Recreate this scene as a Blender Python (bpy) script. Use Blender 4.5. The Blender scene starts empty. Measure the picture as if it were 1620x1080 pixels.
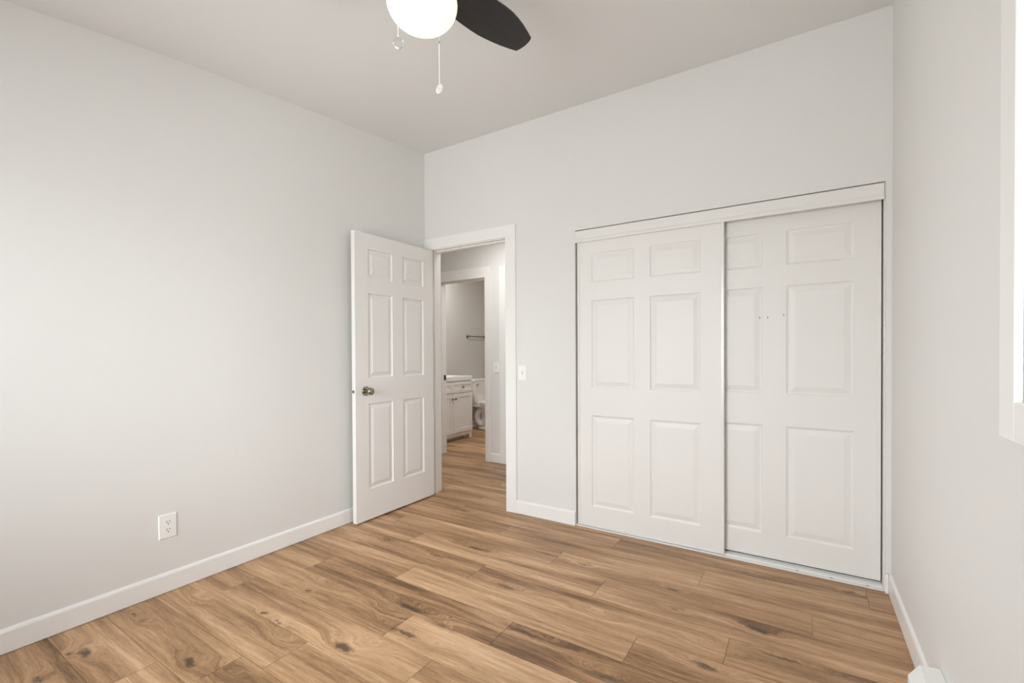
import bpy, bmesh, math, random
from mathutils import Matrix, Vector

random.seed(7)
S = bpy.context.scene
COL = S.collection
PI = math.pi

# ------------------------------------------------------------------ camera
yaw, pitch, roll = 0.5656495, -0.00943844, -0.00485260
FPX, PCY = 722.565, 564.331
cp, sp = math.cos(pitch), math.sin(pitch)
fw = Vector((-math.sin(yaw) * cp, math.cos(yaw) * cp, sp))
rt = Vector((math.cos(yaw), math.sin(yaw), 0))
up = rt.cross(fw)
rt2 = rt * math.cos(roll) + up * math.sin(roll)
up2 = rt2.cross(fw)
cam = bpy.data.cameras.new('camera')
cam.sensor_width = 36.0
cam.lens = FPX / 1620 * 36.0
cam.shift_y = (PCY - 540) / 1620
cam.clip_start = 0.02
co = bpy.data.objects.new('camera', cam)
COL.objects.link(co)
m = Matrix.Identity(4)
for i in range(3):
    m[i][0], m[i][1], m[i][2] = rt2[i], up2[i], -fw[i]
m[0][3], m[1][3], m[2][3] = 0, 0, 1.19
co.matrix_world = m
S.camera = co

# ------------------------------------------------------------------ world, lights, exposure
S.view_settings.view_transform = 'Standard'
S.view_settings.look = 'None'
S.view_settings.gamma = 1
S.view_settings.exposure = 0.0
SKY = 15.9
w = bpy.data.worlds.new('overcast_sky')
S.world = w
w.use_nodes = True
wn = w.node_tree.nodes
wl = w.node_tree.links
bg = wn['Background']
tc = wn.new('ShaderNodeTexCoord')
sx = wn.new('ShaderNodeSeparateXYZ')
wl.new(tc.outputs['Generated'], sx.inputs[0])
rp = wn.new('ShaderNodeValToRGB')
wl.new(sx.outputs['Z'], rp.inputs[0])
rp.color_ramp.elements[0].position = 0.0
rp.color_ramp.elements[0].color = (0.62, 0.645, 0.66, 1)
e = rp.color_ramp.elements[1]
e.position = 0.08
e.color = (0.92, 0.98, 1.03, 1)
wl.new(rp.outputs[0], bg.inputs[0])
bg.inputs[1].default_value = SKY
S.cycles.use_denoising = True
S.cycles.max_bounces = 16
S.cycles.diffuse_bounces = 10
S.cycles.sample_clamp_indirect = 8.0


def area(name, loc, direction, sx_, sy_, power, color=(1, 1, 1), portal=False):
    L = bpy.data.lights.new(name, 'AREA')
    L.shape = 'RECTANGLE'
    L.size, L.size_y = sx_, sy_
    L.energy = power
    L.color = color
    if portal:
        L.cycles.is_portal = True
    o = bpy.data.objects.new(name, L)
    COL.objects.link(o)
    o.location = loc
    o.rotation_euler = Vector(direction).to_track_quat('-Z', 'Y').to_euler()
    return o


# room numbers (metres)
XL, XR, YB, YF = -2.688, 0.370, 2.870, -0.80     # left, right, back, behind the camera
WY0, WY1, WZ0, WZ1 = 0.850, 1.308, 1.081, 2.080  # window in the right wall
RX0, RX1, RZ0, RZ1 = -2.25, -0.65, 0.62, 2.12    # unseen window added behind the viewer to supply daylight
LY0, LY1, LZ0, LZ1 = -0.66, 0.16, 0.80, 2.05      # unseen window added in the left wall to brighten the right wall
area('window_daylight_portal', (XR + 0.10, (WY0 + WY1) / 2, (WZ0 + WZ1) / 2), (-1, 0, 0), WY1 - WY0, WZ1 - WZ0, 1, portal=True)
area('added_rear_window_portal', ((RX0 + RX1) / 2, YF - 0.10, (RZ0 + RZ1) / 2), (0, 1, 0), RX1 - RX0, RZ1 - RZ0, 1, portal=True)
area('added_left_window_portal', (XL - 0.10, (LY0 + LY1) / 2, (LZ0 + LZ1) / 2), (1, 0, 0), LY1 - LY0, LZ1 - LZ0, 1, portal=True)
# ceiling lamp of the hallway and the lamp above the bathroom mirror
area('hallway_ceiling_lamp', (-2.50, 3.42, 2.46), (0, 0, -1), 0.32, 0.32, 10, (1.0, 0.99, 0.97))
LB = bpy.data.lights.new('bathroom_vanity_lamp', 'POINT')
LB.energy, LB.color, LB.shadow_soft_size = 12, (1.0, 0.97, 0.94), 0.06
lbo = bpy.data.objects.new('bathroom_vanity_lamp', LB)
lbo.location = (-4.18, 4.74, 2.12)
COL.objects.link(lbo)
area('added_bathroom_fill_light', (-3.10, 5.15, 2.42), (0, 0, -1), 0.30, 0.30, 14, (1.0, 0.98, 0.96))  # unseen overhead fill, added to brighten the vanity front

# ------------------------------------------------------------------ materials


def lin(r, g, b):
    f = lambda c: (c / 255 / 12.92) if c / 255 <= 0.04045 else ((c / 255 + 0.055) / 1.055) ** 2.4
    return (f(r), f(g), f(b), 1)


def mat(name, color, rough=0.5, metal=0.0, spec=0.5, bump=None, coat=0.0):
    M = bpy.data.materials.new(name)
    M.use_nodes = True
    N, L = M.node_tree.nodes, M.node_tree.links
    b = N['Principled BSDF']
    b.inputs['Base Color'].default_value = (*color[:3], 1)
    b.inputs['Roughness'].default_value = rough
    b.inputs['Metallic'].default_value = metal
    b.inputs['Specular IOR Level'].default_value = spec
    b.inputs['Coat Weight'].default_value = coat
    if bump:
        sc, st = bump
        t = N.new('ShaderNodeTexCoord')
        n = N.new('ShaderNodeTexNoise')
        n.inputs['Scale'].default_value = sc
        n.inputs['Detail'].default_value = 4
        L.new(t.outputs['Object'], n.inputs['Vector'])
        bp = N.new('ShaderNodeBump')
        bp.inputs['Strength'].default_value = st
        bp.inputs['Distance'].default_value = 0.002
        L.new(n.outputs['Fac'], bp.inputs['Height'])
        L.new(bp.outputs[0], b.inputs['Normal'])
    return M


M_WALL = mat('greige_wall_paint', (0.735, 0.728, 0.708), 0.62, spec=0.30, bump=(260, 0.12))
M_BATH = mat('greige_bathroom_paint_shade_darkened', (0.560, 0.540, 0.510), 0.62, spec=0.30, bump=(260, 0.12))  # wall greige darkened, bathroom shade put into the base colour
M_CEIL = mat('greige_ceiling_paint', (0.770, 0.770, 0.762), 0.85, spec=0.2, bump=(200, 0.12))
M_TRIM = mat('white_trim_paint', (0.83, 0.82, 0.80), 0.35, spec=0.45, bump=(90, 0.03))
M_DOOR = mat('white_door_paint', (0.80, 0.785, 0.765), 0.42, spec=0.42, bump=(120, 0.03))
M_SLAB = mat('closet_door_paint', (0.77, 0.755, 0.73), 0.45, spec=0.4, bump=(120, 0.03))
M_TRACK = mat('white_enamel_metal', (0.78, 0.765, 0.74), 0.22, spec=0.6)
M_PLASTIC = mat('white_plastic', (0.86, 0.85, 0.83), 0.3)
M_NICKEL = mat('satin_nickel', (0.36, 0.32, 0.26), 0.26, metal=1.0)
M_CHROME = mat('chrome', (0.62, 0.61, 0.60), 0.12, metal=1.0)
M_DKCHROME = mat('dark_chrome', (0.20, 0.185, 0.17), 0.18, metal=1.0)
M_DARK = mat('dark_hollow', (0.012, 0.011, 0.010), 0.8)
M_DKMETAL = mat('dark_bronze_metal', (0.10, 0.08, 0.06), 0.4, metal=0.8)
M_CAB = mat('white_cabinet_paint', (0.78, 0.765, 0.745), 0.4)
M_PORC = mat('white_porcelain', (0.82, 0.81, 0.79), 0.12, spec=0.6)
M_HEAT = mat('heater_enamel', (0.82, 0.815, 0.80), 0.35)
M_CHAIN = mat('pale_bead_chain', (0.85, 0.84, 0.81), 0.3)
M_HINGE = mat('dull_hinge_metal', (0.45, 0.43, 0.40), 0.4, metal=0.9)


def glass_mat():
    M = bpy.data.materials.new('window_glass')
    M.use_nodes = True
    N, L = M.node_tree.nodes, M.node_tree.links
    N.remove(N['Principled BSDF'])
    tr = N.new('ShaderNodeBsdfTransparent')
    gl = N.new('ShaderNodeBsdfGlossy')
    gl.inputs['Roughness'].default_value = 0.02
    fr = N.new('ShaderNodeFresnel')
    fr.inputs['IOR'].default_value = 1.45
    mx = N.new('ShaderNodeMixShader')
    L.new(fr.outputs[0], mx.inputs[0])
    L.new(tr.outputs[0], mx.inputs[1])
    L.new(gl.outputs[0], mx.inputs[2])
    L.new(mx.outputs[0], N['Material Output'].inputs['Surface'])
    return M


M_GLASS = glass_mat()
M_CRYSTAL = mat('clear_crystal', (1, 1, 1), 0.02)
M_CRYSTAL.node_tree.nodes['Principled BSDF'].inputs['Transmission Weight'].default_value = 1.0
M_CRYSTAL.node_tree.nodes['Principled BSDF'].inputs['IOR'].default_value = 1.14


def bowl_mat():
    # lit frosted glass: the two bulbs inside show through as softer and warmer patches
    M = mat('lit_frosted_glass', (0.9, 0.88, 0.84), 0.25)
    N, L = M.node_tree.nodes, M.node_tree.links
    b = N['Principled BSDF']
    t = N.new('ShaderNodeTexCoord')
    n = N.new('ShaderNodeTexNoise')
    n.inputs['Scale'].default_value = 9
    n.inputs['Detail'].default_value = 1
    L.new(t.outputs['Object'], n.inputs['Vector'])
    r = N.new('ShaderNodeValToRGB')
    r.color_ramp.elements[0].position = 0.36
    r.color_ramp.elements[0].color = (1.0, 0.80, 0.50, 1)
    r.color_ramp.elements[1].position = 0.56
    r.color_ramp.elements[1].color = (1.0, 0.97, 0.92, 1)
    L.new(n.outputs['Fac'], r.inputs[0])
    L.new(r.outputs[0], b.inputs['Emission Color'])
    b.inputs['Emission Strength'].default_value = 0.50
    return M


M_BOWL = bowl_mat()


def blade_mat():
    M = mat('espresso_blade', (0.030, 0.024, 0.021), 0.38, spec=0.45)
    N, L = M.node_tree.nodes, M.node_tree.links
    b = N['Principled BSDF']
    t = N.new('ShaderNodeTexCoord')
    mp = N.new('ShaderNodeMapping')
    mp.inputs['Scale'].default_value = (3, 60, 1)
    n = N.new('ShaderNodeTexNoise')
    n.inputs['Scale'].default_value = 2
    n.inputs['Detail'].default_value = 5
    L.new(t.outputs['Object'], mp.inputs[0])
    L.new(mp.outputs[0], n.inputs['Vector'])
    r = N.new('ShaderNodeValToRGB')
    r.color_ramp.elements[0].position = 0.3
    r.color_ramp.elements[0].color = (0.012, 0.010, 0.009, 1)
    r.color_ramp.elements[1].position = 0.75
    r.color_ramp.elements[1].color = (0.026, 0.021, 0.019, 1)
    L.new(n.outputs['Fac'], r.inputs[0])
    L.new(r.outputs[0], b.inputs['Base Color'])
    return M


M_BLADE = blade_mat()

# knots and figured swirls of the boards: x, y, half length, half width, darkness
KNOTS = [
    (-1.997, 0.810, 0.045, 0.022, 1.00), (-2.416, 0.614, 0.055, 0.020, 0.90), (-2.454, 0.573, 0.030, 0.014, 0.80), (-1.570, 1.185, 0.065, 0.024, 1.00),
    (-1.539, 1.533, 0.120, 0.022, 0.85), (-0.146, 2.199, 0.050, 0.022, 0.90), (-0.544, 2.353, 0.045, 0.016, 0.80), (-0.496, 2.172, 0.026, 0.014, 0.60),
    (0.204, 2.782, 0.040, 0.016, 0.70), (-2.162, 2.708, 0.085, 0.018, 0.85), (-1.656, 2.219, 0.100, 0.016, 0.80), (-1.033, 2.365, 0.040, 0.014, 0.55),
    (-2.228, 2.019, 0.030, 0.014, 0.65), (-1.811, 2.021, 0.030, 0.014, 0.65), (-1.270, 1.930, 0.080, 0.016, 0.65), (-0.304, 1.836, 0.070, 0.020, 0.75),
    (-2.097, 1.380, 0.030, 0.014, 0.80), (-2.079, 1.142, 0.025, 0.014, 0.80), (-1.955, 1.139, 0.030, 0.014, 0.60), (-2.576, 0.826, 0.018, 0.011, 0.90),
    (-2.492, 0.826, 0.040, 0.016, 0.50), (-2.661, 3.288, 0.070, 0.018, 0.55), (-1.429, 1.386, 0.100, 0.016, 0.70), (-0.995, 1.657, 0.140, 0.014, 0.70),
    (-0.603, 1.588, 0.100, 0.018, 0.75), (-0.069, 2.045, 0.100, 0.010, 0.80), (-1.322, 1.506, 0.050, 0.012, 0.50), (-0.254, 2.742, 0.090, 0.012, 0.50),
    (-2.362, 0.469, 0.035, 0.018, 0.70), (-2.500, 1.045, 0.060, 0.018, 0.0), (-1.846, 1.075, 0.060, 0.021, 0.0), (-2.068, 1.457, 0.072, 0.018, 0.0),
    (-1.627, 1.460, 0.060, 0.018, 0.0), (-0.798, 1.946, 0.060, 0.018, 0.0), (-0.296, 1.970, 0.060, 0.018, 0.0), (-1.826, 0.844, 0.054, 0.024, 0.0),
    (-1.488, 1.250, 0.048, 0.018, 0.0),
]


def floor_mat():
    M = bpy.data.materials.new('oak_plank')
    M.use_nodes = True
    N, L = M.node_tree.nodes, M.node_tree.links
    b = N['Principled BSDF']

    def math_(op, a, bb=None, c=None):
        n = N.new('ShaderNodeMath')
        n.operation = op
        for i, v in enumerate((a, bb, c)):
            if v is None:
                continue
            if isinstance(v, (int, float)):
                n.inputs[i].default_value = v
            else:
                L.new(v, n.inputs[i])
        return n.outputs[0]

    geo = N.new('ShaderNodeNewGeometry')
    P = geo.outputs['Position']
    att = N.new('ShaderNodeAttribute')
    att.attribute_name = 'plank'
    sep = N.new('ShaderNodeSeparateColor')
    L.new(att.outputs['Color'], sep.inputs[0])
    tone, offx, offy = sep.outputs
    sp_ = N.new('ShaderNodeSeparateXYZ')
    L.new(P, sp_.inputs[0])
    X, Y = sp_.outputs[0], sp_.outputs[1]
    # wobble of the position so that knots are not clean ellipses
    wob = N.new('ShaderNodeTexNoise')
    wob.inputs['Scale'].default_value = 32
    wob.inputs['Detail'].default_value = 3
    L.new(P, wob.inputs['Vector'])
    wv = N.new('ShaderNodeVectorMath')
    wv.operation = 'MULTIPLY_ADD'
    L.new(wob.outputs['Color'], wv.inputs[0])
    wv.inputs[1].default_value = (0.090, 0.036, 0)
    L.new(P, wv.inputs[2])
    PW = wv.outputs[0]
    dark = None
    warp = None
    for (kx, ky, a, c, d) in KNOTS:
        v = N.new('ShaderNodeVectorMath')
        v.operation = 'MULTIPLY_ADD'
        L.new(PW, v.inputs[0])
        v.inputs[1].default_value = (1 / a, 1 / c, 0)
        v.inputs[2].default_value = (-(kx + 0.045) / a, -(ky + 0.018) / c, 0)
        ln = N.new('ShaderNodeVectorMath')
        ln.operation = 'LENGTH'
        L.new(v.outputs[0], ln.inputs[0])
        mr = N.new('ShaderNodeMapRange')
        mr.interpolation_type = 'SMOOTHERSTEP'
        mr.inputs['From Min'].default_value = 1.25
        mr.inputs['From Max'].default_value = 0.1
        mr.inputs['To Max'].default_value = d
        L.new(ln.outputs['Value'], mr.inputs['Value'])
        if d > 0:
            dark = mr.outputs[0] if dark is None else math_('MAXIMUM', dark, mr.outputs[0])
        m2 = N.new('ShaderNodeMapRange')
        m2.interpolation_type = 'SMOOTHERSTEP'
        m2.inputs['From Min'].default_value = 3.4
        m2.inputs['From Max'].default_value = 0.0
        m2.inputs['To Max'].default_value = max(d, 0.75) * 0.055
        L.new(ln.outputs['Value'], m2.inputs['Value'])
        warp = m2.outputs[0] if warp is None else math_('ADD', warp, m2.outputs[0])

    def noise(xs, ys, detail, rough, dist, seed):
        cx = math_('MULTIPLY_ADD', X, xs, math_('MULTIPLY', offx, 57.0 + seed))
        yy = math_('ADD', Y, warp)
        cy = math_('MULTIPLY_ADD', yy, ys, math_('MULTIPLY', offy, 83.0 + seed))
        cb = N.new('ShaderNodeCombineXYZ')
        L.new(cx, cb.inputs[0])
        L.new(cy, cb.inputs[1])
        n = N.new('ShaderNodeTexNoise')
        n.inputs['Scale'].default_value = 1
        n.inputs['Detail'].default_value = detail
        n.inputs['Roughness'].default_value = rough
        n.inputs['Distortion'].default_value = dist
        L.new(cb.outputs[0], n.inputs['Vector'])
        return n.outputs['Fac']

    broad = noise(0.85, 9.5, 2, 0.45, 0.4, 1.3)
    medium = noise(1.6, 24.0, 3, 0.5, 0.6, 3.4)
    streak = noise(2.2, 42.0, 4, 0.55, 0.7, 4.1)
    fine = noise(7.0, 210.0, 3, 0.6, 0.2, 9.7)
    speck = noise(26.0, 150.0, 3, 0.65, 0.2, 5.9)
    ring = noise(0.8, 6.5, 1, 0.4, 0.3, 2.2)
    rings = math_('SINE', math_('MULTIPLY', ring, 130.0))
    val = math_('MULTIPLY_ADD', math_('SUBTRACT', broad, 0.5), 1.25, 0.54)
    val = math_('MULTIPLY_ADD', math_('SUBTRACT', medium, 0.5), 0.62, val)
    val = math_('MULTIPLY_ADD', math_('SUBTRACT', streak, 0.5), 0.78, val)
    val = math_('MULTIPLY_ADD', math_('SUBTRACT', fine, 0.5), 0.62, val)
    val = math_('MULTIPLY_ADD', math_('SUBTRACT', speck, 0.5), 0.40, val)
    val = math_('MULTIPLY_ADD', rings, 0.022, val)
    val = math_('ADD', val, math_('MULTIPLY_ADD', tone, 0.46, -0.23))
    r = N.new('ShaderNodeValToRGB')
    L.new(val, r.inputs[0])
    cr = r.color_ramp
    cr.elements[0].position = 0.06
    cr.elements[0].color = (0.137, 0.066, 0.027, 1)
    cr.elements[1].position = 0.98
    cr.elements[1].color = (0.701, 0.464, 0.298, 1)
    for pos, c in ((0.28, (0.259, 0.137, 0.063)), (0.48, (0.392, 0.222, 0.113)), (0.68, (0.515, 0.308, 0.172)), (0.84, (0.620, 0.392, 0.233))):
        q = cr.elements.new(pos)
        q.color = (*c, 1)
    # hue drift between pinkish and olive boards
    hue = noise(0.9, 4.0, 2, 0.5, 0.2, 6.6)
    mixh = N.new('ShaderNodeMix')
    mixh.data_type = 'RGBA'
    mixh.blend_type = 'MULTIPLY'
    L.new(math_('MULTIPLY', hue, 0.55), mixh.inputs[0])
    L.new(r.outputs[0], mixh.inputs[6])
    mixh.inputs[7].default_value = (0.90, 0.97, 0.86, 1)
    mk = N.new('ShaderNodeMix')
    mk.data_type = 'RGBA'
    kd = math_('MULTIPLY', dark, math_('MULTIPLY_ADD', streak, 1.0, 0.50))
    kd = math_('MINIMUM', kd, 0.84)
    L.new(kd, mk.inputs[0])
    L.new(mixh.outputs[2], mk.inputs[6])
    mk.inputs[7].default_value = (0.050, 0.029, 0.016, 1)
    L.new(mk.outputs[2], b.inputs['Base Color'])
    L.new(math_('MULTIPLY_ADD', streak, 0.16, 0.28), b.inputs['Roughness'])
    b.inputs['Specular IOR Level'].default_value = 0.34
    bp = N.new('ShaderNodeBump')
    bp.inputs['Strength'].default_value = 0.10
    bp.inputs['Distance'].default_value = 0.001
    L.new(fine, bp.inputs['Height'])
    L.new(bp.outputs[0], b.inputs['Normal'])
    return M


M_FLOOR = floor_mat()
M_GROOVE = mat('plank_groove', (0.34, 0.23, 0.13), 0.7)

# ------------------------------------------------------------------ mesh helpers


def link(name, bm, material, parent=None, smooth=False, bevel=0.0, seg=2, loc=None, rot=None):
    bmesh.ops.recalc_face_normals(bm, faces=bm.faces[:])
    me = bpy.data.meshes.new(name)
    bm.to_mesh(me)
    bm.free()
    for mm in (material if isinstance(material, (list, tuple)) else [material]):
        me.materials.append(mm)
    if smooth:
        for p in me.polygons:
            p.use_smooth = True
        me.set_sharp_from_angle(angle=math.radians(40))
    o = bpy.data.objects.new(name, me)
    COL.objects.link(o)
    if loc is not None:
        o.location = loc
    if rot is not None:
        o.rotation_euler = rot
    if parent is not None:
        o.parent = parent
    if bevel:
        md = o.modifiers.new('edge_rounding', 'BEVEL')
        md.width = bevel
        md.segments = seg
        md.limit_method = 'ANGLE'
        md.angle_limit = math.radians(40)
        md.harden_normals = False
    return o


def tag(o, label, cat, group=None, kind=None):
    o['label'] = label
    o['category'] = cat
    if group:
        o['group'] = group
    if kind:
        o['kind'] = kind
    return o


def struct(o, label, cat):
    return tag(o, label, cat, None, 'structure')


def empty(name, loc, rot=(0, 0, 0)):
    o = bpy.data.objects.new(name, None)
    o.empty_display_size = 0.05
    COL.objects.link(o)
    o.location = loc
    o.rotation_euler = rot
    return o


def box(bm, x0, x1, y0, y1, z0, z1, mi=0):
    v = [bm.verts.new(p) for p in ((x0, y0, z0), (x1, y0, z0), (x1, y1, z0), (x0, y1, z0), (x0, y0, z1), (x1, y0, z1), (x1, y1, z1), (x0, y1, z1))]
    for f in ((0, 3, 2, 1), (4, 5, 6, 7), (0, 1, 5, 4), (1, 2, 6, 5), (2, 3, 7, 6), (3, 0, 4, 7)):
        q = bm.faces.new([v[i] for i in f])
        q.material_index = mi
    return v


def boxes(*bb):
    bm = bmesh.new()
    for b in bb:
        box(bm, *b)
    return bm


def prism(bm, pts, axis, a0, a1):
    """extrude a closed 2D outline along an axis; outline is in the two other axes, in x,y,z order"""
    def P(p, a):
        if axis == 'x':
            return (a, p[0], p[1])
        if axis == 'y':
            return (p[0], a, p[1])
        return (p[0], p[1], a)
    A = [bm.verts.new(P(p, a0)) for p in pts]
    B = [bm.verts.new(P(p, a1)) for p in pts]
    n = len(pts)
    for i in range(n):
        bm.faces.new((A[i], A[(i + 1) % n], B[(i + 1) % n], B[i]))
    bm.faces.new(A[::-1])
    bm.faces.new(B)
    return bm


def lathe(bm, prof, seg=32, M=None):
    """spin (r, z) points about the local z axis"""
    rings = []
    for r, z in prof:
        if r < 1e-6:
            p = Vector((0, 0, z))
            rings.append([bm.verts.new(M @ p if M else p)])
        else:
            ring = []
            for k in range(seg):
                a = 2 * PI * k / seg
                p = Vector((r * math.cos(a), r * math.sin(a), z))
                ring.append(bm.verts.new(M @ p if M else p))
            rings.append(ring)
    for A, B in zip(rings, rings[1:]):
        for k in range(seg):
            k2 = (k + 1) % seg
            if len(A) == 1 and len(B) == 1:
                continue
            if len(A) == 1:
                bm.faces.new((A[0], B[k], B[k2]))
            elif len(B) == 1:
                bm.faces.new((A[k], A[k2], B[0]))
            else:
                bm.faces.new((A[k], A[k2], B[k2], B[k]))
    for R in (rings[0], rings[-1]):
        if len(R) > 1:
            bm.faces.new(R)
    return bm


def axis_matrix(loc, d):
    q = Vector(d).normalized().to_track_quat('Z', 'Y')
    return Matrix.Translation(loc) @ q.to_matrix().to_4x4()


def tube(bm, pts, r, seg=12, cap=True):
    pts = [Vector(p) for p in pts]
    rings = []
    for i, p in enumerate(pts):
        d = (pts[min(i + 1, len(pts) - 1)] - pts[max(i - 1, 0)]).normalized()
        a = d.orthogonal().normalized()
        if rings:
            a = (prev - d * prev.dot(d)).normalized()
        prev = a
        c = d.cross(a)
        rr = r[i] if isinstance(r, (list, tuple)) else r
        rings.append([bm.verts.new(p + a * rr * math.cos(2 * PI * k / seg) + c * rr * math.sin(2 * PI * k / seg)) for k in range(seg)])
    for A, B in zip(rings, rings[1:]):
        for k in range(seg):
            bm.faces.new((A[k], A[(k + 1) % seg], B[(k + 1) % seg], B[k]))
    if cap:
        bm.faces.new(rings[0][::-1])
        bm.faces.new(rings[-1])
    return bm


def panel_slab(wd, ht, th, cols, rows, prof, both=True):
    """door leaf lying x 0..wd, y 0 (front) .. th, z 0..ht with moulded panels cut into its faces"""
    bm = bmesh.new()
    xs = sorted({0, wd, *[c for p in cols for c in p]})
    zs = sorted({0, ht, *[c for p in rows for c in p]})

    def face_side(y, s):
        V = {}

        def g(x, z, d=0.0):
            k = (round(x, 5), round(z, 5), round(d, 5))
            if k not in V:
                V[k] = bm.verts.new((x, y + s * d, z))
            return V[k]
        for i in range(len(xs) - 1):
            for j in range(len(zs) - 1):
                x0, x1, z0, z1 = xs[i], xs[i + 1], zs[j], zs[j + 1]
                if (x0, x1) in cols and (z0, z1) in rows:
                    prev = None
                    for ins, dep in prof:
                        cur = [g(x0 + ins, z0 + ins, dep), g(x1 - ins, z0 + ins, dep), g(x1 - ins, z1 - ins, dep), g(x0 + ins, z1 - ins, dep)]
                        if prev:
                            for k in range(4):
                                bm.faces.new((prev[k], prev[(k + 1) % 4], cur[(k + 1) % 4], cur[k]))
                        prev = cur
                    bm.faces.new(prev)
                else:
                    bm.faces.new((g(x0, z0), g(x1, z0), g(x1, z1), g(x0, z1)))
        return V

    A = face_side(0.0, 1)
    if both:
        B = face_side(th, -1)
        key = lambda x, z: (round(x, 5), round(z, 5), 0.0)
        rim = [(x, 0) for x in xs] + [(wd, z) for z in zs[1:]] + [(x, ht) for x in xs[::-1][1:]] + [(0, z) for z in zs[::-1][1:-1]]
        n = len(rim)
        for i in range(n):
            p, q = rim[i], rim[(i + 1) % n]
            bm.faces.new((A[key(*p)], A[key(*q)], B[key(*q)], B[key(*p)]))
    else:
        key = lambda x, z: (round(x, 5), round(z, 5), 0.0)
        rim = [(x, 0) for x in xs] + [(wd, z) for z in zs[1:]] + [(x, ht) for x in xs[::-1][1:]] + [(0, z) for z in zs[::-1][1:-1]]
        back = {p: bm.verts.new((p[0], th, p[1])) for p in rim}
        n = len(rim)
        for i in range(n):
            p, q = rim[i], rim[(i + 1) % n]
            bm.faces.new((A[key(*p)], A[key(*q)], back[q], back[p]))
        bm.faces.new([back[p] for p in rim])
    return bm


# ------------------------------------------------------------------ ceiling height along the room (it rises towards the back wall)
CEIL = [(-0.95, 2.385), (0.0, 2.530), (0.47, 2.602), (0.91, 2.667), (1.12, 2.694), (1.52, 2.733), (2.05, 2.783), (2.87, 2.862)]


def ceil_z(y):
    for (y0, z0), (y1, z1) in zip(CEIL, CEIL[1:]):
        if y <= y1:
            return z0 + (z1 - z0) * (y - y0) / (y1 - y0)
    return CEIL[-1][1]


# ------------------------------------------------------------------ floor
def build_floor():
    bm = bmesh.new()
    lay = bm.loops.layers.float_color.new('plank')
    pitch_, y00, ln_ = 0.1895, 1.507, 1.24
    known = {-5: -2.107, -4: -0.62, -3: -1.72, -2: -1.21, -1: -1.49, 0: -1.076, 1: -0.58, 2: -0.253, 3: -0.865, 4: 0.04, 5: -0.445, 6: -0.973, 7: 0.273}
    tones = {(0, -1): 0.16, (0, 0): 0.18, (7, -1): 0.26, (6, 0): 0.30, (2, -2): 0.34, (1, -1): 0.70, (3, -1): 0.68, (5, -1): 0.60, (4, -1): 0.60, (4, 0): 0.64,
             (-2, -1): 0.60, (-3, -1): 0.50, (-4, -2): 0.44, (-5, -1): 0.50, (1, 0): 0.50, (2, 0): 0.64, (-1, 0): 0.60, (7, -2): 0.62, (-6, -2): 0.55}
    rnd = random.Random(11)
    g = 0.0009
    ymin, ymax, xmin, xmax = -0.92, 6.60, -4.56, 0.49
    k0 = int(math.floor((ymin - y00) / pitch_))
    k1 = int(math.ceil((ymax - y00) / pitch_))
    for k in range(k0, k1):
        j = known.get(k, rnd.uniform(-1.2, 0))
        ya, yb = max(ymin, y00 + k * pitch_), min(ymax, y00 + (k + 1) * pitch_)
        if yb - ya < 0.01:
            continue
        n0 = int(math.floor((xmin - j) / ln_))
        n = n0
        while j + n * ln_ < xmax:
            xa, xb = max(xmin, j + n * ln_), min(xmax, j + (n + 1) * ln_)
            n += 1
            if xb - xa < 0.01:
                continue
            tn = tones.get((k, n - 1), 0.38 + 0.24 * rnd.random())
            c = (tn, rnd.random(), rnd.random(), 1)
            o0 = [bm.verts.new((x, y, 0.0)) for x, y in ((xa + g, ya + g), (xb - g, ya + g), (xb - g, yb - g), (xa + g, yb - g))]
            o1 = [bm.verts.new((v.co.x, v.co.y, -0.0025)) for v in o0]
            fs = [bm.faces.new(o0)]
            for i in range(4):
                fs.append(bm.faces.new((o1[i], o1[(i + 1) % 4], o0[(i + 1) % 4], o0[i])))
            for f in fs:
                for l in f.loops:
                    l[lay] = c
    v0 = len(bm.faces)
    box(bm, xmin, xmax, ymin, ymax, -0.12, -0.0022, 1)
    me = bpy.data.meshes.new('floor')
    bm.to_mesh(me)
    bm.free()
    me.materials.append(M_FLOOR)
    me.materials.append(M_GROOVE)
    o = bpy.data.objects.new('floor', me)
    COL.objects.link(o)
    return struct(o, 'brown oak plank floor with knots running through bedroom, hallway and bathroom', 'floor')


build_floor()

# ------------------------------------------------------------------ ceilings
bm = bmesh.new()
pts = [(y, z) for y, z in CEIL] + [(3.6, 2.95), (3.6, 3.10), (-0.95, 3.10)]
prism(bm, [(y, z) for y, z in CEIL] + [(2.93, 2.868), (2.93, 3.06), (-0.95, 3.06)], 'x', XL - 0.12, XR + 0.12)
struct(link('ceiling', bm, M_CEIL), 'pale greige bedroom ceiling rising towards the closet wall', 'ceiling')
struct(link('ceiling_hallway', boxes((-4.62, 0.49, 2.93, 4.13, 2.50, 2.60), (-4.62, -1.9, 4.13, 6.62, 2.45, 2.60)), M_CEIL),
       'flat ceiling over the hallway and bathroom beyond the door', 'ceiling')


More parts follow.
